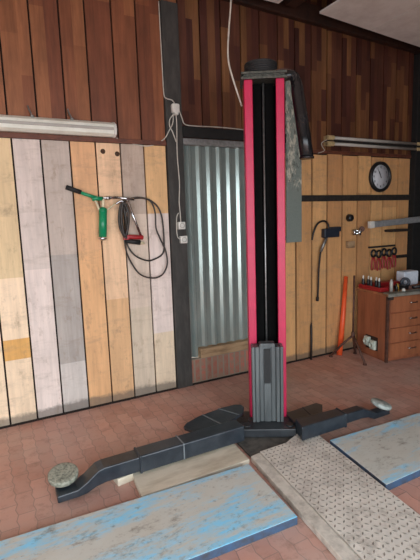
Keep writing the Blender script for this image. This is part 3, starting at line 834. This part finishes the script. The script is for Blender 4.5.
# double socket on the cabinet side
t = thing('power_socket', CX @ Vector((-.0, .21, .09)), 'pair of grey-green power sockets on the left side of the drawer cabinet', 'socket', rz=CR)
for y0, z0 in ((.225, .125), (.135, .10)):
    g = G(CX); g.box((-.043, y0, z0), (-.0065, y0 + .075, z0 + .10)); h_ = g.build('socket_box', 'socket_grey', t, bevel=.008)
    g = G(CX); g.lathe([(.032, 0), (.034, .012), (.026, .014), (.022, .006), (0, .006)], (-.043, y0 + .0375, z0 + .05), (-1, 0, 0), 20); g.build('socket_ring', 'socket_grey', h_)
g = G(CX); g.box((-.0065, .125, .09), (-.001, .31, .235)); g.build('mount_plate', 'dark_wood', t)

# red tool tray with screwdrivers along the left end of the worktop
TT = CX
tray = thing('tool_tray', CX @ Vector((.05, .22, .728)), 'red plastic tool tray on the left end of the worktop', 'tray', rz=CR)
g = G(CX); g.box((-.01, .10, .729), (.12, .44, .737)); g.box((-.01, .10, .737), (-.002, .44, .775)); g.box((.112, .10, .737), (.12, .44, .775)); g.box((-.002, .10, .737), (.112, .108, .775)); g.box((-.002, .432, .737), (.112, .44, .775))
g.build('tray', 'redtool', tray, bevel=.002)
g = G(CX); g.box((.125, .30, .7285), (.45, .42, .785))
tag(g.build('tool_case', 'redtool', bevel=.006), 'flat red and black tool case behind the tools on the worktop', 'case')
g = G(CX); g.box((.0, .11, .738), (.11, .43, .752)); 
tag(g.build('tray_insert', 'black_plastic', tray) if False else g.build('foam_insert', 'black_plastic'), 'black foam insert inside the red tool tray', 'insert')
first = None
scr = ['screwdriver with pale tip nearest the orange pole', 'second screwdriver from the orange pole in the red tray', 'third screwdriver from the orange pole in the red tray',
       'fourth screwdriver from the orange pole in the red tray', 'screwdriver in the red tray nearest the pale cylinder']
for k in range(5):
    P = CX @ Vector((.02 + .018 * (k % 2), .40 - k * .062, .7525))
    if first is None:
        first = thing('screwdriver', P, scr[0] + ' in the red tray', 'screwdriver', 'screwdrivers in the red tray')
        X0 = Matrix.Translation(P)
        g = G(X0); g.lathe([(0, 0), (.014, 0), (.018, .02), (.016, .06), (.012, .082)], (0, 0, 0), seg=12); g.build('handle', 'black_plastic', first)
        g = G(X0); g.lathe([(.009, .082), (.010, .086), (.009, .11), (.005, .118), (0, .119)], (0, 0, 0), seg=12); g.build('pale_end', 'white_plastic', first)
    else: copy_tree(first, P, scr[k])

def stand(name, x, y, prof, mat, label, cat, z=.729):
    g = G(CX); g.lathe(prof, (x, y, z), seg=18); return tag(g.build(name, mat), label, cat)

stand('spray_can', .095, .06, [(0, 0), (.017, 0), (.017, .11), (.01, .12), (.01, .135), (0, .136)], 'tube', 'tall thin pale can on the worktop beside the red tray', 'can')
stand('bottle', .15, .045, [(0, 0), (.014, 0), (.014, .05), (.007, .065), (.007, .085), (0, .086)], 'black_plastic', 'small dark bottle on the worktop between pale can and amber bottle', 'bottle')
stand('bottle', .185, .075, [(0, 0), (.018, 0), (.018, .05), (.012, .066), (.012, .08), (0, .081)], 'yellow', 'small amber bottle on the worktop', 'bottle')
stand('cap', .20, .0, [(0, 0), (.018, 0), (.018, .016), (.012, .026), (0, .028)], 'white_plastic', 'small white cap at the front edge of the worktop', 'cap', .7405)
g = G(CX); g.lathe([(.022, 0), (.05, 0), (.052, .006), (.052, .05), (.05, .056), (.022, .056), (.022, 0)], (.43, .215, .785), (-.7, -.6, .15), 24)
tag(g.build('tape_roll', 'blue_plastic'), 'dark blue tape roll beside the pale blue packet on the worktop', 'tape')
g = G(CX); g.box((.485, .30, .7285), (.70, .42, .885), Matrix.Rotation(R(4), 3, 'Z'))
tag(g.build('paper_packet', 'pale_cloth', bevel=.012, seg=2), 'pale blue-white packet standing on the worktop behind the tape roll', 'packet')
g = G(CX); g.cyl((.42, .1, .747), (.9, .14, .747), .017, seg=12)
tag(g.build('torch', 'black_plastic'), 'black rod-shaped torch lying in front of the pale packet', 'torch')
g = G(CX); g.box((.28, .10, .729), (.37, .22, .77), Matrix.Rotation(R(20), 3, 'Z'))
tag(g.build('tool_box', 'black_plastic', bevel=.008), 'low black box in the middle of the worktop clutter', 'box')

# ------------------------------------------------------------------ things standing by the wall
g = G(); g.sweep([(3.365, -.09, .0), (3.43, -.07, .40), (3.50, -.04, .86)], [.03, .027, .02], 16)
tag(g.build('orange_pole', 'orange'), 'orange pole leaning on the boards left of the drawer cabinet', 'pole')
t = thing('iron_stand', (3.39, -.25, 0), 'brown iron tripod stand with upright rod in front of the cabinet side', 'stand')
top = Vector((3.40, -.25, .255))
g = G(); g.cyl(top - Vector((0, 0, .01)), (3.405, -.25, .90), .010, seg=10); g.lathe([(.02, 0), (.02, .05), (.012, .06)], top - Vector((0, 0, .02)), seg=12); g.build('rod', 'rust', t)
for q in ((3.24, -.09), (3.345, -.47), (3.535, -.155)):
    g = G(); e = Vector((*q, .012)); g.sweep([top, top.lerp(e, .5) + Vector((0, 0, .012)), e], .0125, 10); g.lathe([(0, 0), (.02, 0), (.018, .014), (0, .018)], (*q, 0), seg=12); g.build('leg', 'rust', t)
g = G(); g.sweep([(3.005, -.04, .0), (3.018, -.03, .22), (3.03, -.012, .36), (3.035, -.008, .40)], [.012, .013, .014, .004], 10)
tag(g.build('iron_bar', 'dark_iron'), 'short dark iron bar leaning on the tan boards right of the lift', 'bar')
